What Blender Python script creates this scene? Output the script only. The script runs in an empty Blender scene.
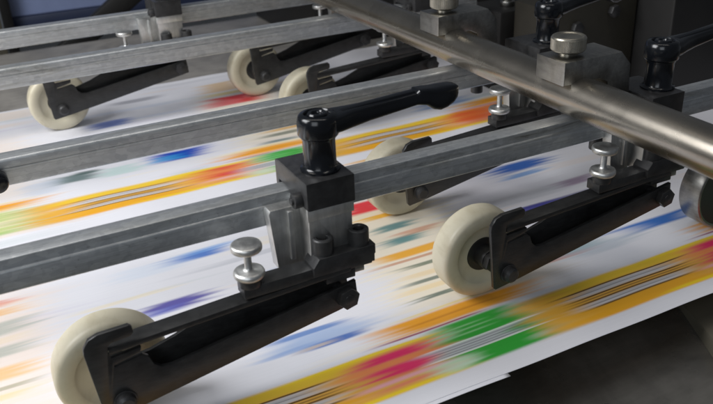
import bpy, bmesh, math, random
from mathutils import Vector, Matrix, noise
random.seed(7)
S = 0.01            # every length below is in centimetres; meshes are written in metres
scene = bpy.context.scene
COL = scene.collection

# ------------------------------------------------------------------ materials
def srgb(c):
    return tuple(((v/255)/12.92 if v/255 <= 0.04045 else ((v/255+0.055)/1.055)**2.4) for v in c)

def new_mat(name):
    m = bpy.data.materials.new(name); m.use_nodes = True
    nt = m.node_tree; b = nt.nodes['Principled BSDF']
    return m, nt, b

def N(nt, kind, **kw):
    n = nt.nodes.new(kind)
    for k, v in kw.items():
        if k.startswith('i_'): n.inputs[k[2:].replace('_', ' ')].default_value = v
        else: setattr(n, k, v)
    return n

def coords(nt, scale=(1, 1, 1), kind='Object'):
    tc = N(nt, 'ShaderNodeTexCoord'); mp = N(nt, 'ShaderNodeMapping')
    mp.inputs['Scale'].default_value = scale
    nt.links.new(tc.outputs[kind], mp.inputs['Vector'])
    return mp.outputs['Vector']

def ramp(nt, fac, stops):
    r = N(nt, 'ShaderNodeValToRGB'); el = r.color_ramp.elements
    while len(el) < len(stops): el.new(0.5)
    for e, (p, c) in zip(el, stops):
        e.position = p; e.color = (*c, 1) if len(c) == 3 else c
    nt.links.new(fac, r.inputs['Fac']); return r.outputs['Color']

def mul(nt, a, b, fac=1.0):
    m = N(nt, 'ShaderNodeMix', data_type='RGBA', blend_type='MULTIPLY')
    m.inputs['Factor'].default_value = fac
    nt.links.new(a, m.inputs['A']); nt.links.new(b, m.inputs['B']); return m.outputs['Result']

def metal(name, base, rough, metallic=1.0, streak=(300, 300, 300), amp=0.25, ramp_rough=0.12,
          grime=0.3, bump=0.02, spot=60, coat=0.0):
    """worn metal: fine streaks, blotches in tone and in gloss, small bump"""
    m, nt, b = new_mat(name)
    v = coords(nt, streak)
    n1 = N(nt, 'ShaderNodeTexNoise', i_Scale=1.0, i_Detail=6.0, i_Roughness=0.65); nt.links.new(v, n1.inputs['Vector'])
    v2 = coords(nt, (spot, spot, spot))
    n2 = N(nt, 'ShaderNodeTexNoise', i_Scale=1.0, i_Detail=5.0, i_Roughness=0.6, i_Distortion=0.6); nt.links.new(v2, n2.inputs['Vector'])
    c1 = ramp(nt, n1.outputs['Fac'], [(0.3, tuple(x*(1-amp) for x in base)), (0.7, tuple(min(1, x*(1+amp*0.6)) for x in base))])
    c2 = ramp(nt, n2.outputs['Fac'], [(0.32, (1-grime,)*3), (0.6, (1, 1, 1))])
    nt.links.new(mul(nt, c1, c2), b.inputs['Base Color'])
    b.inputs['Metallic'].default_value = metallic
    rr = N(nt, 'ShaderNodeMapRange'); rr.inputs['To Min'].default_value = rough-ramp_rough; rr.inputs['To Max'].default_value = rough+ramp_rough
    nt.links.new(n2.outputs['Fac'], rr.inputs['Value']); nt.links.new(rr.outputs['Result'], b.inputs['Roughness'])
    bp = N(nt, 'ShaderNodeBump', i_Strength=bump*10, i_Distance=0.0002); nt.links.new(n1.outputs['Fac'], bp.inputs['Height'])
    nt.links.new(bp.outputs['Normal'], b.inputs['Normal'])
    if coat: b.inputs['Coat Weight'].default_value = coat; b.inputs['Coat Roughness'].default_value = 0.15
    return m

def galvanised():
    m, nt, b = new_mat('galvanised_steel')
    v = coords(nt, (260, 420, 420))
    vo = N(nt, 'ShaderNodeTexVoronoi', i_Scale=1.0); nt.links.new(v, vo.inputs['Vector'])
    v2 = coords(nt, (14, 110, 110))
    n2 = N(nt, 'ShaderNodeTexNoise', i_Scale=1.0, i_Detail=8.0, i_Roughness=0.7, i_Distortion=0.8); nt.links.new(v2, n2.inputs['Vector'])
    v3 = coords(nt, (16, 1300, 1300))
    n3 = N(nt, 'ShaderNodeTexNoise', i_Scale=1.0, i_Detail=3.0); nt.links.new(v3, n3.inputs['Vector'])
    sp = N(nt, 'ShaderNodeSeparateColor'); nt.links.new(vo.outputs['Color'], sp.inputs['Color'])
    c1 = ramp(nt, sp.outputs['Red'], [(0.0, (0.50, 0.52, 0.54)), (1.0, (0.62, 0.64, 0.65))])
    c2 = ramp(nt, n2.outputs['Fac'], [(0.30, (0.42, 0.40, 0.36)), (0.38, (0.80, 0.79, 0.76)), (0.50, (1, 1, 1))])
    c3 = ramp(nt, n3.outputs['Fac'], [(0.34, (0.82, 0.82, 0.81)), (0.46, (0.96, 0.96, 0.96)), (0.6, (1, 1, 1))])
    n4 = N(nt, 'ShaderNodeTexNoise', i_Scale=1.0, i_Detail=4.0, i_Roughness=0.8); nt.links.new(coords(nt, (520, 900, 900)), n4.inputs['Vector'])
    c4 = ramp(nt, n4.outputs['Fac'], [(0.30, (0.35, 0.33, 0.31)), (0.36, (1, 1, 1))])
    nt.links.new(mul(nt, mul(nt, mul(nt, c1, c2), c3), c4), b.inputs['Base Color'])
    b.inputs['Metallic'].default_value = 0.85
    rr = N(nt, 'ShaderNodeMapRange'); rr.inputs['To Min'].default_value = 0.62; rr.inputs['To Max'].default_value = 0.30
    nt.links.new(n2.outputs['Fac'], rr.inputs['Value']); nt.links.new(rr.outputs['Result'], b.inputs['Roughness'])
    ad = N(nt, 'ShaderNodeMath', operation='ADD'); nt.links.new(sp.outputs['Green'], ad.inputs[0]); nt.links.new(n2.outputs['Fac'], ad.inputs[1])
    bp = N(nt, 'ShaderNodeBump', i_Strength=0.10, i_Distance=0.0002); nt.links.new(ad.outputs[0], bp.inputs['Height'])
    nt.links.new(bp.outputs['Normal'], b.inputs['Normal'])
    return m

def painted(name, col, rough=0.5, amp=0.25, scale=50, spec=0.5, bump=0.1, fine=900):
    m, nt, b = new_mat(name)
    v = coords(nt, (scale,)*3)
    n = N(nt, 'ShaderNodeTexNoise', i_Scale=1.0, i_Detail=7.0, i_Roughness=0.62); nt.links.new(v, n.inputs['Vector'])
    c = ramp(nt, n.outputs['Fac'], [(0.3, tuple(x*(1-amp) for x in col)), (0.7, tuple(min(1, x*(1+amp)) for x in col))])
    nt.links.new(c, b.inputs['Base Color'])
    b.inputs['Specular IOR Level'].default_value = spec
    rr = N(nt, 'ShaderNodeMapRange'); rr.inputs['To Min'].default_value = rough-0.1; rr.inputs['To Max'].default_value = rough+0.1
    nt.links.new(n.outputs['Fac'], rr.inputs['Value']); nt.links.new(rr.outputs['Result'], b.inputs['Roughness'])
    v2 = coords(nt, (fine,)*3)
    n2 = N(nt, 'ShaderNodeTexNoise', i_Scale=1.0, i_Detail=3.0); nt.links.new(v2, n2.inputs['Vector'])
    bp = N(nt, 'ShaderNodeBump', i_Strength=bump, i_Distance=0.0002); nt.links.new(n2.outputs['Fac'], bp.inputs['Height'])
    nt.links.new(bp.outputs['Normal'], b.inputs['Normal'])
    return m

M = {}
M['galv'] = galvanised()
M['rod'] = metal('ground_steel_rod', (0.44, 0.40, 0.34), 0.27, streak=(2500, 250, 2500), amp=0.10, grime=0.15, spot=30, bump=0.001, ramp_rough=0.05)
M['steel'] = metal('machined_steel', (0.38, 0.37, 0.345), 0.34, streak=(500, 120, 500), amp=0.2, grime=0.35, spot=70)
M['bright'] = metal('bright_plated_steel', (0.74, 0.74, 0.72), 0.42, streak=(200, 200, 200), amp=0.15, grime=0.3, spot=180)
M['black_oxide'] = metal('black_oxide_steel', (0.036, 0.036, 0.037), 0.40, metallic=0.1, streak=(260, 260, 260), amp=0.3, grime=0.4, spot=110, bump=0.03)
M['black_arm'] = metal('blackened_sheet_steel', (0.030, 0.030, 0.030), 0.38, metallic=0.1, streak=(160, 160, 700), amp=0.35, grime=0.4, spot=90, bump=0.03)
M['gloss_black'] = painted('glossy_black_plastic', (0.005, 0.006, 0.008), 0.18, 0.2, 60, bump=0.04, fine=500)
def nylon():
    m, nt, b = new_mat('worn_cream_nylon')
    n1 = N(nt, 'ShaderNodeTexNoise', i_Scale=1.0, i_Detail=6.0, i_Roughness=0.6); nt.links.new(coords(nt, (45,)*3), n1.inputs['Vector'])
    n2 = N(nt, 'ShaderNodeTexNoise', i_Scale=1.0, i_Detail=8.0, i_Roughness=0.6, i_Distortion=0.2); nt.links.new(coords(nt, (120, 60, 120)), n2.inputs['Vector'])
    c1 = ramp(nt, n1.outputs['Fac'], [(0.3, (0.60, 0.55, 0.41)), (0.7, (0.66, 0.61, 0.47))])
    c2 = ramp(nt, n2.outputs['Fac'], [(0.26, (0.86, 0.84, 0.80)), (0.50, (1, 1, 1)), (0.6, (1, 1, 1))])
    nt.links.new(mul(nt, c1, c2), b.inputs['Base Color'])
    b.inputs['Subsurface Weight'].default_value = 0.08; b.inputs['Subsurface Radius'].default_value = (0.004, 0.003, 0.002)
    rr = N(nt, 'ShaderNodeMapRange'); rr.inputs['To Min'].default_value = 0.55; rr.inputs['To Max'].default_value = 0.34
    nt.links.new(n2.outputs['Fac'], rr.inputs['Value']); nt.links.new(rr.outputs['Result'], b.inputs['Roughness'])
    bp = N(nt, 'ShaderNodeBump', i_Strength=0.15, i_Distance=0.0002); nt.links.new(n2.outputs['Fac'], bp.inputs['Height']); nt.links.new(bp.outputs['Normal'], b.inputs['Normal'])
    return m
M['nylon'] = nylon()
M['satin'] = metal('satin_milled_steel', (0.72, 0.72, 0.70), 0.46, streak=(700, 700, 60), amp=0.12, grime=0.25, spot=60)
M['hub'] = painted('black_hub', (0.02, 0.02, 0.02), 0.4, 0.2, 60)

# ------------------------------------------------------------------ mesh helpers (all in cm)
def bevel(bm, geom_edges, w, seg=2):
    if w > 0:
        bmesh.ops.bevel(bm, geom=geom_edges, offset=w, segments=seg, profile=0.5, affect='EDGES', clamp_overlap=True)

def merge(dst, src, mat=None):
    if mat is not None: bmesh.ops.transform(src, matrix=mat, verts=src.verts)
    me = bpy.data.meshes.new('tmp'); src.to_mesh(me); src.free(); dst.from_mesh(me); bpy.data.meshes.remove(me)

def box(dst, x0, x1, y0, y1, z0, z1, bv=0.03, mat=None, seg=2):
    b = bmesh.new(); bmesh.ops.create_cube(b, size=1)
    for v in b.verts:
        v.co = Vector(((x0+x1)/2+v.co.x*(x1-x0), (y0+y1)/2+v.co.y*(y1-y0), (z0+z1)/2+v.co.z*(z1-z0)))
    bevel(b, b.edges[:], bv, seg); merge(dst, b, mat)

def prism(dst, pts, y0, y1, bv=0.03, mat=None, axis='y', seg=2):
    """outline pts (x,z) extruded along y   (axis='z': pts (x,y) along z;  axis='x': pts (y,z) along x)"""
    b = bmesh.new()
    def P(a, c, t): return {'y': (a, t, c), 'z': (a, c, t), 'x': (t, a, c)}[axis]
    lo = [b.verts.new(P(a, c, y0)) for a, c in pts]; hi = [b.verts.new(P(a, c, y1)) for a, c in pts]
    n = len(pts)
    f0 = b.faces.new(lo); f1 = b.faces.new(hi[::-1])
    for i in range(n): b.faces.new((lo[i], hi[i], hi[(i+1) % n], lo[(i+1) % n]))
    bmesh.ops.recalc_face_normals(b, faces=b.faces[:])
    if bv: bevel(b, list(set(f0.edges[:]+f1.edges[:])), bv, seg)
    merge(dst, b, mat)

def lathe(dst, prof, origin=(0, 0, 0), axis='z', seg=48, knurl=None, mat=None):
    """prof: list of (radius, height) from the axis out and back; axis direction z or y (towards +)"""
    b = bmesh.new(); rings = []
    for k, (r, h) in enumerate(prof):
        ring = []
        if r < 1e-6: ring = [b.verts.new((0, 0, h))]
        else:
            for i in range(seg):
                a = 2*math.pi*i/seg
                rr = r*(1+(knurl[1]*(1 if i % 2 else -1) if knurl and k in knurl[0] else 0))
                ring.append(b.verts.new((rr*math.cos(a), rr*math.sin(a), h)))
        rings.append(ring)
    for A, B in zip(rings, rings[1:]):
        for i in range(seg):
            j = (i+1) % seg
            if len(A) == 1 and len(B) == 1: continue
            if len(A) == 1: b.faces.new((A[0], B[i], B[j]))
            elif len(B) == 1: b.faces.new((A[i], B[0], A[j]))
            else: b.faces.new((A[i], B[i], B[j], A[j]))
    if len(rings[0]) > 1 and len(rings[-1]) > 1:
        if (Vector((prof[0]))-Vector((prof[-1]))).length > 1e-6:
            pass
    bmesh.ops.recalc_face_normals(b, faces=b.faces[:])
    if axis == 'y': rot = Matrix.Rotation(-math.pi/2, 4, 'X')
    elif axis == 'x': rot = Matrix.Rotation(math.pi/2, 4, 'Y')
    else: rot = Matrix.Identity(4)
    T = Matrix.Translation(origin) @ rot
    if mat is not None: T = mat @ T
    merge(dst, b, T)

def disc_prof(r, z0, z1, c=0.06):
    return [(0, z0), (r-c, z0), (r-c*0.3, z0+c*0.3), (r, z0+c), (r, z1-c), (r-c*0.3, z1-c*0.3), (r-c, z1), (0, z1)]

def hexagon(r, rot=0):
    return [(r*math.cos(rot+k*math.pi/3), r*math.sin(rot+k*math.pi/3)) for k in range(6)]

def loft(dst, secs, n=20, power=3.2):
    """secs: (centre xyz, half width, half height) rounded-rectangle sections standing in the y/z plane, capped"""
    b = bmesh.new(); rings = []
    for (cx, cy, cz), hw, hh, tilt in secs:
        ring = []
        for i in range(n):
            a = 2*math.pi*(i+0.5)/n; ca, sa = math.cos(a), math.sin(a)
            y = hw*math.copysign(abs(ca)**(2/power), ca); z = hh*math.copysign(abs(sa)**(2/power), sa)
            ring.append(b.verts.new((cx-z*math.sin(tilt), cy+y, cz+z*math.cos(tilt))))
        rings.append(ring)
    for A, B in zip(rings, rings[1:]):
        for i in range(n): b.faces.new((A[i], A[(i+1) % n], B[(i+1) % n], B[i]))
    b.faces.new(rings[0][::-1]); b.faces.new(rings[-1])
    bmesh.ops.recalc_face_normals(b, faces=b.faces[:])
    merge(dst, b)

def obj(name, bm, mat, parent=None, loc=(0, 0, 0), sharp=32):
    bmesh.ops.scale(bm, vec=(S, S, S), verts=bm.verts)
    lim = math.radians(sharp)
    for f in bm.faces: f.smooth = True
    for e in bm.edges:
        if len(e.link_faces) == 2 and e.calc_face_angle(0) > lim: e.smooth = False
    me = bpy.data.meshes.new(name); bm.to_mesh(me); bm.free()
    me.materials.append(mat)
    o = bpy.data.objects.new(name, me); COL.objects.link(o)
    o.location = tuple(v*S for v in loc)
    if parent: o.parent = parent
    return o

def thing(name, label, cat, loc=(0, 0, 0), group=None):
    o = bpy.data.objects.new(name, None); COL.objects.link(o); o.empty_display_size = 0.01
    o.location = tuple(v*S for v in loc); o['label'] = label; o['category'] = cat
    if group: o['group'] = group
    return o

def tag(o, label, cat, group=None):
    o['label'] = label; o['category'] = cat
    if group: o['group'] = group
    return o

def struct(o): o['kind'] = 'structure'; return o
def new(): return bmesh.new()
# print on the sheet: (y, half width, x from, x to, ink colour, density), cm on the paper
PRINT = [
    (60.25, 0.33, 20.0, 25.0, (110, 120, 110), 0.8),
    (58.88, 0.25, 19.3, 23.8, (90, 120, 120), 0.8),
    (61.35, 0.36, 20.8, 26.1, (225, 180, 110), 0.8),
    (60.48, 0.94, 10.7, 16.0, (25, 75, 190), 1.0),
    (60.27, 0.51, 10.4, 14.1, (60, 160, 225), 0.8),
    (60.13, 0.69, 2.7, 7.0, (80, 110, 108), 0.85),
    (60.88, 0.3, 4.7, 7.1, (40, 80, 75), 0.8),
    (59.93, 0.8, 6.4, 10.3, (190, 220, 215), 0.7),
    (59.57, 1.14, 0.8, 4.1, (200, 210, 225), 0.6),
    (59.26, 0.69, 34.9, 40.9, (90, 140, 200), 0.7),
    (51.15, 0.44, 23.4, 32.4, (240, 180, 60), 0.8),
    (44.14, 0.67, 32.2, 38.2, (25, 90, 175), 0.95),
    (42.84, 0.29, 32.4, 36.8, (60, 140, 210), 0.7),
    (39.96, 0.46, 34.8, 39.3, (120, 60, 120), 0.6),
    (38.03, 0.48, 29.3, 37.5, (50, 50, 120), 0.8),
    (38.2, 0.3, 29.0, 34.1, (60, 60, 150), 0.8),
    (32.46, 0.5, 33.7, 41.6, (30, 105, 190), 0.95),
    (31.98, 0.18, 26.7, 32.1, (190, 110, 95), 0.6),
    (32.36, 0.28, 28.1, 33.2, (140, 175, 180), 0.6),
    (31.78, 0.47, 28.8, 36.0, (190, 200, 210), 0.6),
    (44.19, 0.82, 19.6, 24.1, (235, 45, 60), 0.95),
    (42.39, 0.28, 20.0, 24.7, (242, 185, 50), 0.95),
    (40.62, 0.4, 20.6, 23.9, (60, 130, 135), 0.85),
    (38.8, 0.4, 20.1, 23.8, (60, 135, 140), 0.85),
    (39.4, 0.29, 21.6, 25.1, (215, 150, 120), 0.7),
    (37.16, 0.4, 19.0, 24.4, (242, 175, 50), 0.95),
    (36.42, 0.13, 18.6, 23.9, (190, 100, 40), 0.6),
    (35.58, 0.18, 19.3, 24.1, (90, 110, 90), 0.8),
    (33.87, 0.17, 18.9, 23.3, (90, 110, 100), 0.8),
    (32.27, 0.17, 18.6, 22.6, (70, 100, 90), 0.8),
    (34.58, 0.24, 18.9, 24.2, (240, 215, 170), 0.7),
    (33.18, 0.23, 18.5, 23.2, (245, 220, 170), 0.7),
    (44.09, 0.4, -5.1, -0.8, (230, 140, 120), 0.8),
    (43.11, 0.35, -5.1, -0.3, (240, 175, 70), 0.85),
    (41.4, 0.67, -5.1, 0.1, (120, 160, 160), 0.75),
    (39.13, 0.47, -5.2, -0.2, (120, 160, 160), 0.75),
    (40.19, 0.29, -5.2, -0.1, (240, 225, 200), 0.7),
    (37.14, 0.56, -5.2, -0.4, (240, 180, 70), 0.85),
    (35.87, 0.16, -5.3, -0.8, (110, 130, 100), 0.8),
    (35.15, 0.24, -5.3, -0.9, (240, 215, 150), 0.8),
    (39.29, 4.8, -5.2, 0.5, (250, 225, 200), 0.35),
    (43.72, 0.44, 7.3, 11.8, (55, 115, 200), 0.9),
    (44.13, 0.25, 8.1, 12.8, (120, 170, 230), 0.6),
    (43.44, 0.71, 4.3, 9.2, (215, 225, 240), 0.6),
    (38.94, 0.5, 4.8, 9.4, (70, 60, 160), 0.9),
    (38.57, 0.3, 4.4, 7.8, (110, 120, 200), 0.6),
    (32.01, 0.48, 9.7, 16.2, (110, 160, 220), 0.55),
    (31.32, 0.24, 11.5, 15.4, (40, 100, 185), 0.9),
    (32.68, 0.21, 10.4, 14.7, (60, 120, 195), 0.8),
    (31.6, 0.2, 9.4, 13.3, (140, 170, 220), 0.6),
    (31.32, 0.12, 10.9, 14.1, (225, 205, 180), 0.7),
    (70.96, 0.79, 7.8, 11.7, (60, 100, 190), 0.8),
    (76.15, 0.49, 10.6, 15.9, (120, 120, 130), 0.6),
    (75.77, 1.41, 19.4, 24.4, (225, 190, 140), 0.8),
    (71.19, 1.28, 19.0, 24.5, (228, 45, 50), 0.95),
    (70.66, 0.84, 18.1, 22.6, (240, 150, 150), 0.5),
    (73.54, 0.45, 19.0, 25.2, (235, 205, 90), 0.6),
    (78.59, 1.22, -4.1, 6.5, (235, 215, 190), 0.5),
]

# the coloured band of the job repeats: 22.8 cm along the rails, 27.2 cm across
def band(X, Y, pink=(236, 32, 110), blur=1.0):
    r = []
    def a(y0, y1, x0, x1, c, al=1.0, soft=0.05, fade=1.8): r.append((Y+(y0+y1)/2, (y1-y0)/2, X+x0, X+x1, c, al, soft*blur, fade*(0.6+0.4*blur)))
    a(25.95, 29.25, 0.5, 19.0, (238, 178, 62), 0.95, 0.12, 3.0)
    a(25.95, 29.30, 22.2, 27.0, (196, 168, 88), 0.9, 0.15, 2.5)
    a(28.62, 29.30, 2.6, 15.0, (243, 204, 60), 1, 0.14, 3.0)
    a(25.92, 26.86, 2.6, 12.8, (240, 174, 44), 1, 0.10, 3.0)
    for y0, y1 in ((27.95, 28.46), (26.95, 27.38)):
        a(y0, y1, 3.0, 12.2, (214, 214, 218), 0.95, 0.04, 3.4)
        m = (y0+y1)/2
        a(m-0.03, m+0.03, 3.4, 11.0, (120, 118, 122), 0.9, 0.03, 2.0)
        a(m+0.10, m+0.13, 4.4, 12.0, (150, 148, 150), 0.8, 0.03, 2.0)
    for y in (28.52, 27.87, 27.45, 26.90): a(y-0.05, y+0.05, 3.0, 12.6, (72, 48, 20), 1, 0.03, 2.4)
    a(27.62, 27.70, 3.5, 12.0, (90, 64, 30), 0.8, 0.04, 2.4)
    # pink blocks
    a(28.32, 28.98, 12.6, 18.4, pink, 0.95, 0.16, 3.0)
    a(27.10, 28.00, 13.0, 18.8, pink, 0.95, 0.20, 3.0)
    a(28.02, 28.30, 12.5, 19.5, (242, 140, 90), 0.9, 0.10, 3.0)
    a(26.75, 27.00, 12.5, 20.0, (246, 178, 196), 0.9, 0.10, 2.4)
    a(26.35, 26.60, 13.0, 19.0, (238, 110, 120), 0.6, 0.10, 2.4)
    a(25.95, 26.18, 8.0, 19.5, (248, 214, 48), 1, 0.08, 3.0)
    a(29.15, 29.35, 9.0, 18.8, (248, 214, 48), 1, 0.08, 3.0)
    # green block
    a(26.0, 29.55, 18.0, 23.6, (56, 168, 62), 1, 0.12, 2.4)
    for y in (29.05, 28.75, 28.42): a(y-0.05, y+0.06, 17.6, 21.5, (150, 210, 150), 0.85, 0.05, 2.0)
    a(27.15, 27.92, 16.6, 22.8, (196, 200, 204), 0.92, 0.05, 2.2)
    for y in (27.25, 27.42, 27.6, 27.78): a(y-0.025, y+0.025, 17.0, 23.4, (104, 96, 112), 0.9, 0.025, 1.6)
    for y in (27.12, 27.95): a(y-0.04, y+0.04, 16.4, 24.6, (240, 242, 240), 0.95, 0.03, 1.6)
    a(26.0, 26.9, 16.2, 19.5, (205, 232, 205), 0.8, 0.12, 1.8)
    # magenta rule and the orange strip above
    a(29.62, 29.74, 15.0, 22.0, (150, 20, 80), 1, 0.05, 3.0)
    a(29.80, 30.95, 15.5, 25.5, (243, 168, 52), 1, 0.12, 3.6)
    a(30.28, 30.42, 16.5, 24.0, (190, 110, 40), 0.5, 0.06, 3.0)
    a(31.05, 31.2, 16.0, 24.0, (245, 215, 120), 0.8, 0.08, 3.0)
    return r
for kx in (-1, 0, 1, 2):
    for ky in (0, 1): PRINT += band(22.8*kx, 27.2*ky, (236, 38, 112) if ky == 0 else (228, 50, 66), 1.0 if ky == 0 else 1.8)
PRINT += [(55.3, 1.5, 36.5, 43.0, (236, 112, 52), 0.8, 0.3, 2.0), (55.2, 2.0, -8, 1.6, (236, 226, 165), 0.62, 0.5, 3.0), (30.0, 4.6, -8, 0.5, (240, 226, 214), 0.35, 0.8, 3.0)]

# ------------------------------------------------------------------ printed sheets
def ss(t): t = max(0.0, min(1.0, t)); return t*t*(3-2*t)

def make_sheet(name, x0, x1, y0, y1, z, items, white=(232, 232, 238)):
    import numpy as np
    nx, ny = int((x1-x0)/0.32), int((y1-y0)/0.05)
    xs = np.linspace(x0, x1, nx+1); ys = np.linspace(y0, y1, ny+1)
    X, Y = np.meshgrid(xs, ys)
    base = np.array(srgb(white)); colr = np.zeros(X.shape+(3,)); colr[:] = base
    rng = np.random.RandomState(3)
    for it in items:
        yc, hw, xa, xb, c, al = it[:6]
        c = np.array(srgb(c))
        L = xb-xa; fade = it[7] if len(it) > 7 else min(max(0.5*L, 1.2), 7.0)
        # ragged ends: each line of print starts and stops a little differently
        jit = np.interp(ys, np.arange(y0, y1+0.5, 0.13), rng.uniform(-1, 1, len(np.arange(y0, y1+0.5, 0.13))))[:, None]*fade*0.32
        soft = it[6]*2 if len(it) > 6 else min(0.30, hw*0.5)+0.03
        ty = np.clip((hw+soft*0.6-np.abs(Y-yc))/(soft*1.2), 0, 1); ty = ty*ty*(3-2*ty)
        a = np.clip((X-xa+fade*0.3+jit)/fade, 0, 1); a = a*a*(3-2*a)
        b = np.clip((xb+fade*0.3-X+jit)/fade, 0, 1); b = b*b*(3-2*b)
        w = (ty*a*b*al)[..., None]
        colr = colr*(1-w)+c*w
    verts = np.stack([X, Y, np.full_like(X, z)], -1).reshape(-1, 3)*S
    # a barely perceptible waviness of the running sheet
    wav = 0.035*np.sin(X*0.31+1.0)*np.sin(Y*0.23)+0.02*np.sin(X*0.83+Y*0.5)
    verts[:, 2] += wav.reshape(-1)*S
    idx = np.arange((nx+1)*(ny+1)).reshape(ny+1, nx+1)
    f = np.stack([idx[:-1, :-1], idx[:-1, 1:], idx[1:, 1:], idx[1:, :-1]], -1).reshape(-1, 4)
    me = bpy.data.meshes.new(name)
    me.vertices.add(len(verts)); me.vertices.foreach_set('co', verts.astype('f').ravel())
    me.loops.add(len(f)*4); me.loops.foreach_set('vertex_index', f.astype('i').ravel())
    me.polygons.add(len(f)); me.polygons.foreach_set('loop_start', np.arange(0, len(f)*4, 4, dtype='i'))
    me.update(calc_edges=True)
    me.polygons.foreach_set('use_smooth', [True]*len(f))
    at = me.color_attributes.new('ink', 'FLOAT_COLOR', 'POINT')
    at.data.foreach_set('color', np.concatenate([colr, np.ones(X.shape+(1,))], -1).astype('f').ravel())
    m, nt, b = new_mat(name+'_printed_paper')
    ink = N(nt, 'ShaderNodeVertexColor', layer_name='ink')
    v = coords(nt, (14, 900, 14)); n = N(nt, 'ShaderNodeTexNoise', i_Scale=1.0, i_Detail=4.0); nt.links.new(v, n.inputs['Vector'])
    c = ramp(nt, n.outputs['Fac'], [(0.3, (0.975, 0.975, 0.975)), (0.6, (1, 1, 1))])
    nt.links.new(mul(nt, ink.outputs['Color'], c), b.inputs['Base Color'])
    b.inputs['Roughness'].default_value = 0.42; b.inputs['Specular IOR Level'].default_value = 0.4
    me.materials.append(m)
    o = bpy.data.objects.new(name, me); COL.objects.link(o)
    so = o.modifiers.new('thickness', 'SOLIDIFY'); so.thickness = 0.012*S; so.offset = -1
    return o

rs = random.Random(11)
FAINT = []
for k in range(110):          # faint lines of small print between the coloured bands
    xa = rs.uniform(-20, 50); yc = rs.uniform(29.5, 79); c = rs.choice([(150, 180, 225), (245, 205, 160), (170, 190, 185), (200, 190, 215), (250, 225, 150), (160, 165, 175)])
    FAINT.append((yc, rs.uniform(0.08, 0.5), xa, xa+rs.uniform(4, 14), c, rs.uniform(0.12, 0.4)))
for yc, c in ((33.5, (235, 220, 200)), (46.0, (250, 225, 205)), (57.0, (220, 228, 240)), (69, (225, 215, 215))):
    FAINT.append((yc, 2.2, -24, 0.5, c, 0.5))
FAINT += [(38, 7, 17.5, 27, (250, 234, 196), 0.6, 1.5, 3.5), (33.5, 3.0, 22.5, 29, (206, 190, 160), 0.5, 1.2, 3.5), (65.5, 7, 17.5, 27, (250, 234, 196), 0.5, 1.5, 3.5),
          (38, 7, -6, 1, (250, 230, 214), 0.35, 1.5, 3.5), (65.5, 7, -6, 3, (248, 230, 210), 0.5, 1.5, 3.5),
          (36.5, 2.2, 29, 38, (196, 194, 206), 0.5, 1.2, 4), (43, 2.5, 27, 36, (205, 200, 208), 0.45, 1.2, 4), (33.2, 1.4, 26, 33, (186, 196, 204), 0.5, 0.8, 3)]  # this row: grey-lilac shading at the right, painted into the sheet colour
sheet = make_sheet('printed_sheet', -24, 66, 24.75, 80.2, 0, FAINT+PRINT)
tag(sheet, 'large white printed paper sheet with yellow, pink, green and blue print running under the rollers', 'printed paper')
under = make_sheet('printed_sheet', -24, 19.7, 24.5, 30, -0.02, [])
tag(under, 'blank second paper sheet peeking out below the front edge of the printed one', 'paper sheet')

# ------------------------------------------------------------------ rails
def rail(x0, x1, yf, zb, label, stepped=False):
    zt = zb+1.5
    pr = [(yf, zb), (yf-0.05, zb+0.05), (yf-0.05, zb+0.93), (yf-0.03, zb+0.97), (yf+0.03, zb+1.01), (yf+0.05, zb+1.06), (yf+0.05, zt-0.10), (yf+0.07, zt-0.03), (yf+0.14, zt),
          (yf+1.02, zt), (yf+1.09, zt-0.03), (yf+1.1, zt-0.10), (yf+1.1, zb), (yf+0.98, zb), (yf+0.98, zt-0.14), (yf+0.15, zt-0.14), (yf+0.15, zb)]
    if not stepped:      # plain box rail: rolled front corner and a shallow groove along its face
        pr = [(yf, zb+0.06), (yf, zb+0.92), (yf+0.05, zb+0.95), (yf+0.05, zb+0.99), (yf, zb+1.02), (yf, zt-0.17), (yf+0.02, zt-0.10), (yf+0.07, zt-0.035), (yf+0.16, zt)] + pr[9:-1] + [(yf+0.15, zb), (yf+0.05, zb)]
    b = new(); prism(b, pr, x0, x1, bv=0.0, axis='x')
    o = obj('steel_rail', b, M['galv'], loc=(0, 0, 0)); tag(o, label, 'rail', 'galvanised rails running across the machine'); return o
rail(-22, 42, 31.0, 7.84, 'nearest galvanised rail, passing behind the black clamp block at the centre', True)
rail(-22, 36.3, 42.0, 7.92, 'second galvanised rail from the front, right behind the black lever handle')
rail(-22, 42, 60.2, 7.78, 'third galvanised rail from the front, crossing in front of the two farthest roller arms')
rail(-22, 42, 71.8, 7.84, 'farthest galvanised rail, along the blue panel and holding the small rear clamp')

# ------------------------------------------------------------------ round crossbar and its clamps
b = new(); lathe(b, [(0, 0), (1.05, 0), (1.1, 0.05), (1.1, 115), (1.05, 115.05), (0, 115.05)], (28.1, 8, 10.76), 'y', 96)
tag(obj('round_bar', b, M['rod']), 'thick brownish steel round bar crossing above all the rails', 'bar')

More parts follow.
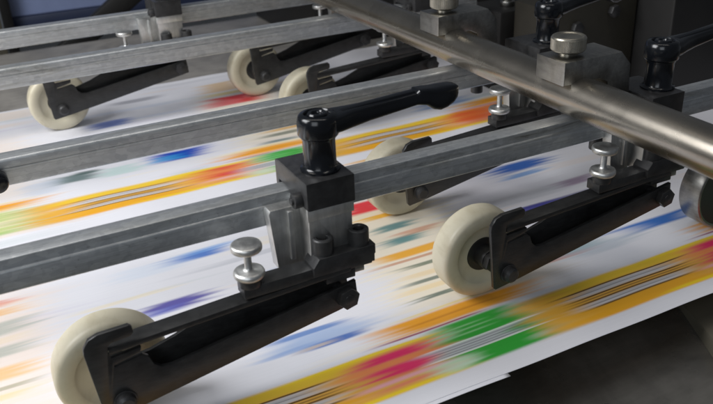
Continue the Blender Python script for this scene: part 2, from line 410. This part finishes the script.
def rod_clamp(y, label):
    t = thing('rod_clamp', label, 'clamp', (28.1, y, 11.86), 'square steel clamps on the round bar')
    b = new()
    prism(b, [(-1.25, -0.28), (-1.25, 0.95), (2.60, 0.95), (3.30, 0.20), (3.45, -2.45), (2.0, -2.45), (1.75, -0.55), (1.2, -0.28)], -1.15, 1.15, bv=0.08)
    obj('clamp_body', b, M['steel'], t)
    k = new(); lathe(k, [(0, 0.95), (0.50, 0.95), (0.50, 1.05), (0.60, 1.09), (0.84, 1.16), (0.90, 1.22), (0.90, 1.25), (0.92, 1.27), (0.92, 1.84), (0.90, 1.86), (0.87, 1.92), (0.80, 1.96), (0.74, 1.94), (0.68, 1.89), (0, 1.87)],
                     (0.0, 0.15, 0), 'z', 168, knurl=((7, 8), 0.009))
    obj('thumb_knob', k, M['knob'], t)
    s = new(); lathe(s, disc_prof(0.42, -5.25, -4.1, 0.05), (3.0, 0.5, 0)); lathe(s, disc_prof(0.28, -4.2, -2.3, 0.03), (3.0, 0.5, 0))
    obj('clamp_bolt', s, M['black_oxide'], t)
    return t
M['knob'] = metal('knurled_brass_toned_steel', (0.50, 0.47, 0.40), 0.36, streak=(200, 200, 60), amp=0.2, grime=0.3, spot=120)
rod_clamp(31.7, 'steel clamp with knurled round knob on the bar above the nearest rail')
rod_clamp(43.8, 'steel clamp on the bar above the second rail, its knob cut by the top edge')

# ------------------------------------------------------------------ one roller arm assembly
def wheel_profile(r, w):
    # front face at h=0 (towards -y), back at h=w
    return [(0.62, 0.42), (0.95, 0.40), (1.0, 0.30), (1.55, 0.26), (1.72, 0.10), (1.80, 0.04), (r-0.42, 0.0), (r-0.22, 0.02), (r-0.08, 0.10), (r-0.01, 0.24), (r, 0.4),
            (r, w-0.4), (r-0.01, w-0.24), (r-0.08, w-0.1), (r-0.25, w), (0.62, w)]

def make_unit(x, y, label):
    t = thing('roller_arm', label, 'roller arm', (x, y, 0), GROUP)
    # nylon wheel behind the arm
    R = 2.59; wf = 2.1
    b = new(); lathe(b, wheel_profile(R, 1.6), (0, wf, R), 'y', 96)
    wh = obj('wheel', b, M['nylon'], t, sharp=50)
    b = new(); lathe(b, [(0, 0.1), (0.98, 0.1), (0.98, 0.35), (0.63, 0.40), (0.63, 1.65), (0, 1.65)], (0, wf+0.12, R), 'y', 48)
    lathe(b, disc_prof(0.62, 0, 0.9, 0.06), (0, wf-0.55, R), 'y', 40)
    obj('bearing', b, M['hub'], wh)
    b = new(); prism(b, [(a, c+R) for a, c in hexagon(0.62, 0.3)], 1.15, 1.62, bv=0.05)
    lathe(b, disc_prof(0.27, -0.16, 2.4, 0.04), (0, 0, R), 'y', 24)
    obj('axle', b, M['black_oxide'], wh)
    b = new(); lathe(b, [(0, -0.42), (0.30, -0.42), (0.42, -0.32), (0.44, -0.2), (0.44, 0.0)], (0, 0, R), 'y', 32)
    lathe(b, disc_prof(0.52, -0.06, 0.0, 0.02), (0, 0, R), 'y', 32)
    obj('axle_bolt', b, M['black_oxide'], t)
    # pressed channel: front plate with the hooked head
    front = [(-0.92, 1.95), (-0.80, 1.80), (0.55, 2.0), (10.2, 3.72), (11.25, 3.92), (11.15, 5.1), (10.4, 4.98), (2.2, 3.66), (1.75, 3.72), (1.45, 3.98), (1.28, 4.45),
             (1.05, 4.62), (-0.15, 4.42), (-0.15, 4.52), (1.0, 4.78), (1.05, 5.02), (-0.2, 4.92), (-0.30, 5.05), (-0.25, 5.5), (-0.1, 5.62), (0.75, 5.72), (0.86, 5.85), (0.84, 6.12), (0.72, 6.24), (-0.55, 6.2), (-0.95, 6.05), (-1.2, 5.7), (-1.24, 5.4)]
    b = new(); prism(b, front, 0.0, 0.24, bv=0.035)
    back = [(0.7, 2.05), (10.2, 3.72), (11.2, 3.92), (11.1, 5.1), (9.0, 5.6), (5.6, 5.48), (4.0, 4.95), (2.7, 4.42), (1.5, 4.08), (0.7, 4.0)]
    prism(b, back, 0.95, 1.15, bv=0.03)
    prism(b, [(0.9, 2.07), (10.9, 3.85), (10.9, 4.0), (0.9, 2.25)], 0.24, 0.95, bv=0.0)        # web that joins both plates
    # lip of the channel, bent inwards along the upper edge
    obj('swing_arm', b, M['black_arm'], t)
    # flat bar lying over the channel, its tongue caught in the hook
    th = math.atan2(5.72-5.22, 9.4+0.25)
    b = new()
    rot = Matrix.Translation((-0.25, 0, 5.10)) @ Matrix.Rotation(-th, 4, 'Y')
    prism(b, [(0, -0.02), (0, 0.5), (1.3, 0.9), (9.6, 0.95), (11.0, 0.95), (11.2, 1.0), (11.2, -0.02)], 0, 0.26, axis='z', bv=0.025, mat=rot)
    obj('top_bar', b, M['black_arm'], t)
    # pivot hexagon bolt
    b = new(); prism(b, [(10.6+a, 4.43+c) for a, c in hexagon(0.56, 0.25)], -0.42, 0.0, bv=0.05)
    lathe(b, disc_prof(0.25, -0.46, 1.4, 0.03), (10.6, 0, 4.43), 'y', 24)
    obj('pivot_bolt', b, M['black_oxide'], t)
    # mounting plate: long finger and stepped block
    b = new()
    box(b, 5.75, 12.05, 0.0, 0.98, 5.78, 6.34, 0.04)
    prism(b, [(9.0, 5.98), (9.0, 6.45), (9.3, 6.86), (12.15, 6.86), (12.15, 6.40), (12.1, 6.36), (12.1, 5.98)], -0.2, 0.95, bv=0.045)
    box(b, 9.7, 11.2, 0.1, 0.9, 5.25, 5.80, 0.04)
    obj('mounting_plate', b, M['black_oxide'], t)
    b = new(); box(b, 11.1, 11.75, 0.25, 1.0, 5.35, 5.72, 0.04)
    obj('stop_pin', b, M['steel'], t)
    for sx in (9.75, 11.55):
        b = new()
        lathe(b, [(0.0, 7.15), (0.22, 7.15), (0.25, 7.2), (0.25, 7.58), (0.29, 7.64), (0.42, 7.64), (0.48, 7.59), (0.49, 7.52), (0.49, 6.84)], (sx, 0.35, 0), 'z', 40)
        obj('cap_screw', b, M['black_oxide'], t)
    # thumb screw with its two plated discs
    b = new()
    lathe(b, [(0, 6.72), (0.60, 6.72), (0.67, 6.78), (0.70, 6.86), (0.70, 6.95), (0.66, 7.04), (0.56, 7.08), (0.28, 7.09), (0.20, 7.14), (0.17, 7.2), (0.17, 7.98),
              (0.24, 8.03), (0.60, 8.03), (0.67, 8.08), (0.69, 8.14), (0.69, 8.28), (0.66, 8.35), (0.60, 8.38), (0, 8.40)], (6.15, 0.3, 0), 'z', 72)
    ts = obj('thumb_screw', b, M['bright'], t, sharp=45)
    b = new(); lathe(b, disc_prof(0.50, 6.30, 6.73, 0.03), (6.15, 0.3, 0), 'z', 40)
    obj('lock_nut', b, M['black_oxide'], ts)
    # silver bracket under the clamp block
    b = new()
    prism(b, [(9.2, 6.05), (9.2, 9.0), (9.14, 9.16), (11.36, 9.16), (11.36, 6.05)], 0.50, 2.30, bv=0.05)
    prism(b, [(7.95, 5.9), (7.72, 8.75), (7.80, 8.92), (9.28, 8.92), (9.28, 5.9)], 1.55, 2.28, bv=0.06)
    box(b, 8.55, 8.80, 1.3, 1.56, 6.3, 8.80, 0.05)
    obj('bracket', b, M['satin'], t)
    b = new(); box(b, 9.1, 11.4, 0.34, 0.54, 8.55, 9.16, 0.03)
    obj('bracket_lip', b, M['satin'], t)
    # black clamp block saddling the rail
    b = new()
    prism(b, [(0.2, 9.14), (0.2, 10.45), (3.55, 10.45), (3.95, 10.3), (3.95, 8.0), (3.56, 8.0), (3.56, 9.42), (2.26, 9.42), (2.26, 9.14)], 9.08, 11.42, bv=0.06, axis='x')
    obj('clamp_block', b, M['black_oxide'], t)
    b = new(); lathe(b, disc_prof(0.36, 0, 0.42, 0.06), (8.68, 0.95, 9.45), 'x', 28)
    lathe(b, disc_prof(0.18, 0, 0.7, 0.02), (8.58, 0.95, 9.45), 'x', 20)
    obj('side_screw', b, M['black_oxide'], t)
    return t

def make_lever(t, angle, dx=0.0, zoff=0.25):
    """clamping lever standing on the block"""
    hx, hy = 10.38, 1.55
    b = new()
    lathe(b, [(0, 10.2), (0.92, 10.2), (0.92, 10.28), (0.80, 10.33), (0.74, 10.42), (0.74, 11.62), (0.78, 11.70), (0.80, 11.78), (0.89, 11.84), (0.93, 11.92), (0.92, 12.5), (0.86, 12.72), (0.78, 12.80), (0.62, 12.83), (0.58, 12.78), (0.56, 12.70), (0, 12.68)],
          (0, 0, 0), 'z', 64)
    secs = [((0.0, 0, 12.30), 0.80, 0.42, 0), ((0.9, 0, 12.33), 0.70, 0.42, 0), ((1.5, 0, 12.36), 0.52, 0.42, 0), ((2.4, 0, 12.42), 0.40, 0.38, 0), ((4.0, 0, 12.52), 0.35, 0.33, 0.02),
            ((4.9, 0, 12.60), 0.35, 0.31, 0.03), ((5.0, 0, 12.66), 0.42, 0.37, 0.03), ((5.45, 0, 12.60), 0.44, 0.41, 0), ((5.8, 0, 12.45), 0.46, 0.52, 0), ((6.15, 0, 12.40), 0.46, 0.57, 0), ((6.5, 0, 12.43), 0.45, 0.54, 0), ((6.85, 0, 12.50), 0.42, 0.45, 0), ((7.08, 0, 12.56), 0.34, 0.33, 0), ((7.18, 0, 12.60), 0.24, 0.22, 0)]
    loft(b, secs, 32, 5.0)
    rz = Matrix.Translation((hx, hy, 0)) @ Matrix.Rotation(angle, 4, 'Z')
    bmesh.ops.transform(b, matrix=Matrix.Translation((dx, 0, zoff)) @ rz, verts=b.verts)
    lv = obj('clamp_lever', b, M['gloss_black'], t, sharp=40)
    b = new()
    lathe(b, [(0, 12.74), (0.22, 12.74), (0.24, 12.82), (0.28, 12.86), (0.40, 12.86), (0.45, 12.80), (0.45, 12.6)], (0, 0, 0), 'z', 32)
    bmesh.ops.transform(b, matrix=Matrix.Translation((dx, 0, zoff)) @ rz, verts=b.verts)
    obj('lever_screw', b, M['gloss_black'], lv)
    # raised rib along the top of the handle
    b = new()
    prism(b, [(0.95, 12.70), (1.15, 12.80), (4.8, 12.98), (4.9, 12.9), (4.9, 12.6), (0.95, 12.5)], -0.2, 0.2, bv=0.06)
    bmesh.ops.transform(b, matrix=Matrix.Translation((dx, 0, zoff)) @ rz, verts=b.verts)
    obj('handle_rib', b, M['gloss_black'], lv)

GROUP = 'sprung roller arms pressing on the sheet'
def copy_tree(o, parent=None):
    c = o.copy(); COL.objects.link(c)
    if parent: c.parent = parent
    for ch in list(o.children): copy_tree(ch, c)
    return c

u1 = make_unit(2.45, 28.65, 'nearest roller arm at bottom left, cream wheel cut by the frame, on the nearest rail')
units = [
    (22.61, 28.80, 'roller arm with the one fully visible cream wheel, right of the centre'),
    (23.69, 39.61, 'roller arm on the second rail, its wheel half hidden behind the nearest rail'),
    (25.14, 57.84, 'roller arm on the third rail, its cream wheel partly hidden behind the second rail'),
    (5.97, 69.47, 'far left roller arm whose yellowed wheel shows below the third rail'),
    (24.13, 68.66, 'far middle roller arm whose wheel stands right of the red print'),
]
for x, y, lab in units:
    c = copy_tree(u1); c.location = (x*S, y*S, 0); c['label'] = lab
levers = {0: 0.0, 1: 0.10, 2: 0.10, 3: 0.1, 4: 0.0, 5: 0.1}
for k, t in enumerate([o for o in COL.objects if o.name.startswith('roller_arm')]):
    make_lever(t, levers[k], 0.35 if k in (1, 2) else 0.0)

# ------------------------------------------------------------------ metal-rimmed roller at the right edge
t = thing('rubber_roller', 'dark roller with a bright metal rim under the round bar at the right edge', 'roller', (40.2, 29.9, 0))
b = new(); lathe(b, [(2.25, 0.05), (2.38, 0.0), (2.47, 0.05), (2.5, 0.15), (2.5, 1.5), (2.42, 1.6), (2.25, 1.6)], (0, 0, 2.5), 'y', 80)
obj('metal_rim', b, M['steel'], t, sharp=40)
b = new(); lathe(b, [(0, -0.05), (0.5, -0.05), (0.55, 0.1), (2.1, 0.12), (2.25, 0.1), (2.25, 1.5), (0, 1.5)], (0, 0, 2.5), 'y', 64)
obj('hub_disc', b, M['hub'], t)

# small black knob on the second rail, left edge
b = new(); lathe(b, disc_prof(0.55, 0, 0.9, 0.15), (0, 0, 0), 'y', 40); lathe(b, disc_prof(0.2, 0.8, 1.4, 0.02), (0, 0, 0), 'y', 20)
tag(obj('rail_knob', b, M['gloss_black'], None, (-0.35, 41.0, 8.5)), 'small round black knob on the second rail at the left edge', 'knob')

# ------------------------------------------------------------------ surroundings of the machine
M['table'] = metal('feed_table_steel', (0.36, 0.34, 0.31), 0.55, metallic=0.2, streak=(60, 300, 60), amp=0.2, grime=0.3, spot=20)
M['dark_table'] = metal('burnished_dark_plate', (0.24, 0.225, 0.20), 0.28, metallic=0.6, streak=(8, 30, 8), amp=0.4, grime=0.5, spot=14, bump=0.02)
M['dark'] = painted('dark_machine_paint', (0.008, 0.0075, 0.007), 0.55, 0.35, 20)
M['olive'] = painted('olive_grey_machine_paint', (0.026, 0.023, 0.016), 0.5, 0.3, 14)
M['blue'] = painted('blue_machine_paint', (0.27, 0.33, 0.54), 0.5, 0.12, 10)
M['navy'] = painted('navy_trim', (0.02, 0.03, 0.07), 0.5, 0.2, 10)
M['greypaint'] = painted('grey_machine_paint', (0.11, 0.10, 0.075), 0.55, 0.2, 12)

b = new(); box(b, -60, 70, 33, 104, -1.2, -0.4, 0.1)
o = obj('feed_table', b, M['table']); struct(o)
b = new(); box(b, -80, 140, -20, 160, -14, -12, 0.1)
struct(obj('machine_bed', b, M['dark_table']))
def delivery_plate():
    import numpy as np
    b = new(); nx, ny = 90, 50; g = []
    for j in range(ny+1):
        row = []
        for i in range(nx+1):
            x = -20+i*100/nx; y = 32-j*40/ny
            z = -2.0-0.10*(32-y)-0.0035*(32-y)**2 + 0.35*math.sin(x*0.16+0.4*y*0.1)*math.exp(-((x-30)/24)**2)
            row.append(b.verts.new((x, y, z)))
        g.append(row)
    for j in range(ny):
        for i in range(nx): b.faces.new((g[j][i], g[j+1][i], g[j+1][i+1], g[j][i+1]))
    r = bmesh.ops.extrude_face_region(b, geom=b.faces[:])
    bmesh.ops.translate(b, vec=(0, 0, -0.3), verts=[v for v in r['geom'] if isinstance(v, bmesh.types.BMVert)])
    bmesh.ops.recalc_face_normals(b, faces=b.faces[:])
    return b
tag(obj('delivery_plate', delivery_plate(), M['dark_table']), 'dark burnished metal plate curving down below the front edge of the paper', 'metal plate')
b = new(); prism(b, [(34.9, 29.5), (32.4, 22.3), (60, 22.3), (60, 29.5)], -9, -2.1, bv=0.25, axis='z')
tag(obj('side_frame', b, M['greypaint']), 'beige machine frame corner below the paper at the right edge', 'frame')

t = thing('blue_cover', 'blue machine cover with a navy lower strip beyond the farthest rail', 'machine cover', (20, 130, -1.5))
b = new(); box(b, -13.6, 60, 0, 4, 0, 30, 0.2); obj('cover_panel', b, M['blue'], t)
b = new(); box(b, -13.6, 60, -0.6, 3, -2.2, -0.05, 0.1); obj('cover_strip', b, M['navy'], t)
b = new(); box(b, 5.2, 6.6, 127, 129, -8, 30, 0.1)
tag(obj('cover_post', b, M['dark']), 'thin black upright post at the left edge of the blue cover', 'post')
b = new(); box(b, -40, 5.0, 128, 133, -8, 30, 0.2)
tag(obj('machine_side', b, M['greypaint']), 'grey machine side left of the black post', 'machine frame')
b = new(); box(b, -1.4, 1.4, -0.7, 0.7, -9, 22, 0.2, mat=Matrix.Translation((15.6, 110, 0)) @ Matrix.Rotation(math.radians(56), 4, 'Y'))
tag(obj('diagonal_strut', b, M['dark']), 'black diagonal strut in front of the blue cover', 'strut')

t = thing('drive_housing', 'olive grey drive housing with a black end block behind the round bar', 'machine housing', (48, 52, 0))
b = new(); prism(b, [(-3.5, -0.3), (-3.5, 8.8), (1, 9.6), (5.4, 9.8), (5.4, -0.3)], 0, 6, bv=0.25); obj('housing_body', b, M['olive'], t)
b = new(); prism(b, [(5.5, -0.3), (5.5, 9.5), (8, 9.4), (26, 7.0), (26, -0.3)], -4, 15, bv=0.25); obj('end_block', b, M['dark'], t)
b = new(); box(b, 36, 70, 84, 104, -0.4, 16, 0.4)
tag(obj('gear_case', b, M['dark']), 'dark gear case beyond the rails at the top of the picture', 'gear case')

for (bx, bz) in ((-1.5, 7.3), (2.5, 8.2), (2.5, 2.0)):
    b = new(); prism(b, [(bx+a, bz+c) for a, c in hexagon(0.55, 0.2)], -0.5, 0.0, bv=0.05)
    obj('housing_bolt', b, M['black_oxide'], bpy.data.objects['drive_housing'])
t = thing('valve_block', 'black valve block with two hose fittings between the clamps behind the bar', 'valve block', (47.2, 61, 0))
b = new(); box(b, -3.4, 3.0, -2, 3, -0.3, 7.6, 0.2); obj('block_body', b, M['dark'], t)
for sx in (-1.2, 1.2):
    b = new(); lathe(b, disc_prof(0.7, 7.6, 8.1, 0.1), (sx, 0, 0)); lathe(b, disc_prof(0.45, 8.1, 8.9, 0.08), (sx, 0, 0)); obj('hose_fitting', b, M['steel'], t)
def hose(pts, r, label):
    b = new(); rings = []; n = 14; P = [Vector(p) for p in pts]; sm = []
    for i in range(len(P)-1):
        p0, p1, p2, p3 = P[max(i-1, 0)], P[i], P[i+1], P[min(i+2, len(P)-1)]
        for k in range(10):
            t_ = k/10; sm.append(0.5*((2*p1)+(p2-p0)*t_+(2*p0-5*p1+4*p2-p3)*t_*t_+(3*p1-p0-3*p2+p3)*t_**3))
    sm.append(P[-1])
    for i, c in enumerate(sm):
        d = (sm[min(i+1, len(sm)-1)]-sm[max(i-1, 0)]).normalized(); a = d.orthogonal().normalized()
        if i: a = (pa-d*pa.dot(d)).normalized()
        pa = a; e = d.cross(a)
        rings.append([b.verts.new(c+(a*math.cos(2*math.pi*k/n)+e*math.sin(2*math.pi*k/n))*r) for k in range(n)])
    for A, B in zip(rings, rings[1:]):
        for k in range(n): b.faces.new((A[k], A[(k+1) % n], B[(k+1) % n], B[k]))
    b.faces.new(rings[0][::-1]); b.faces.new(rings[-1]); bmesh.ops.recalc_face_normals(b, faces=b.faces[:])
    tag(obj('air_hose', b, M['gloss_black']), label, 'hose')
hose([(46.0, 61, 8.8), (46.1, 61.6, 10.4), (47, 64, 12), (49, 69, 13), (52, 76, 15)], 0.42, 'black air hose rising from the left fitting of the valve block')
hose([(48.4, 61, 8.8), (48.6, 60.6, 10.2), (49.6, 59, 11.0), (53, 56, 11.0), (60, 52, 11.4)], 0.36, 'black air hose looping from the right fitting over the drive housing')
b = new(); box(b, 66, 74, 70, 72, -0.4, 14, 0.3)
tag(obj('rear_cover', b, M['navy']), 'small dusky blue cover glimpsed above the drive housing', 'machine cover')

# ------------------------------------------------------------------ light
w = bpy.data.worlds.new('World'); scene.world = w; w.use_nodes = True
bg = w.node_tree.nodes['Background']; bg.inputs['Color'].default_value = (0.80, 0.88, 1.0, 1); bg.inputs['Strength'].default_value = 0.095

def area(name, loc, target, size, power, col, sizey=None):
    l = bpy.data.lights.new(name, 'AREA'); l.energy = power; l.color = col; l.size = size*S
    if sizey: l.shape = 'RECTANGLE'; l.size_y = sizey*S
    o = bpy.data.objects.new(name, l); COL.objects.link(o)
    o.location = tuple(v*S for v in loc)
    o.rotation_euler = (Vector(target)-Vector(loc)).to_track_quat('-Z', 'Y').to_euler()
    return o
area('window_light', (-46, 50, 56), (2, 42, 0), 46, 7.6, (0.97, 0.98, 1.0))
area('ceiling_light', (14, 40, 110), (12, 42, 0), 14, 2.2, (1.0, 0.94, 0.86), 120)
area('side_window_light', (-45, -35, 48), (8, 40, 4), 50, 1.8, (0.88, 0.94, 1.0))

# ------------------------------------------------------------------ camera
cam = bpy.data.cameras.new('Camera'); co = bpy.data.objects.new('Camera', cam); COL.objects.link(co)
r = Vector((0.891636, -0.4511, -0.038646)); u = Vector((0.232422, 0.382802, 0.894115)); f = Vector((0.388542, 0.806208, -0.446166))
mw = Matrix((( r.x, u.x, -f.x, 0), (r.y, u.y, -f.y, 0), (r.z, u.z, -f.z, 25*S), (0, 0, 0, 1)))
co.matrix_world = mw
cam.sensor_width = 36; cam.lens = 795.39/713*36
cam.clip_start = 0.01; cam.clip_end = 50
cam.dof.use_dof = True; cam.dof.focus_distance = 0.44; cam.dof.aperture_fstop = 18
scene.camera = co
scene.view_settings.view_transform = 'Standard'; scene.view_settings.look = 'None'
scene.view_settings.exposure = 0; scene.view_settings.gamma = 1
scene.render.engine = 'CYCLES'
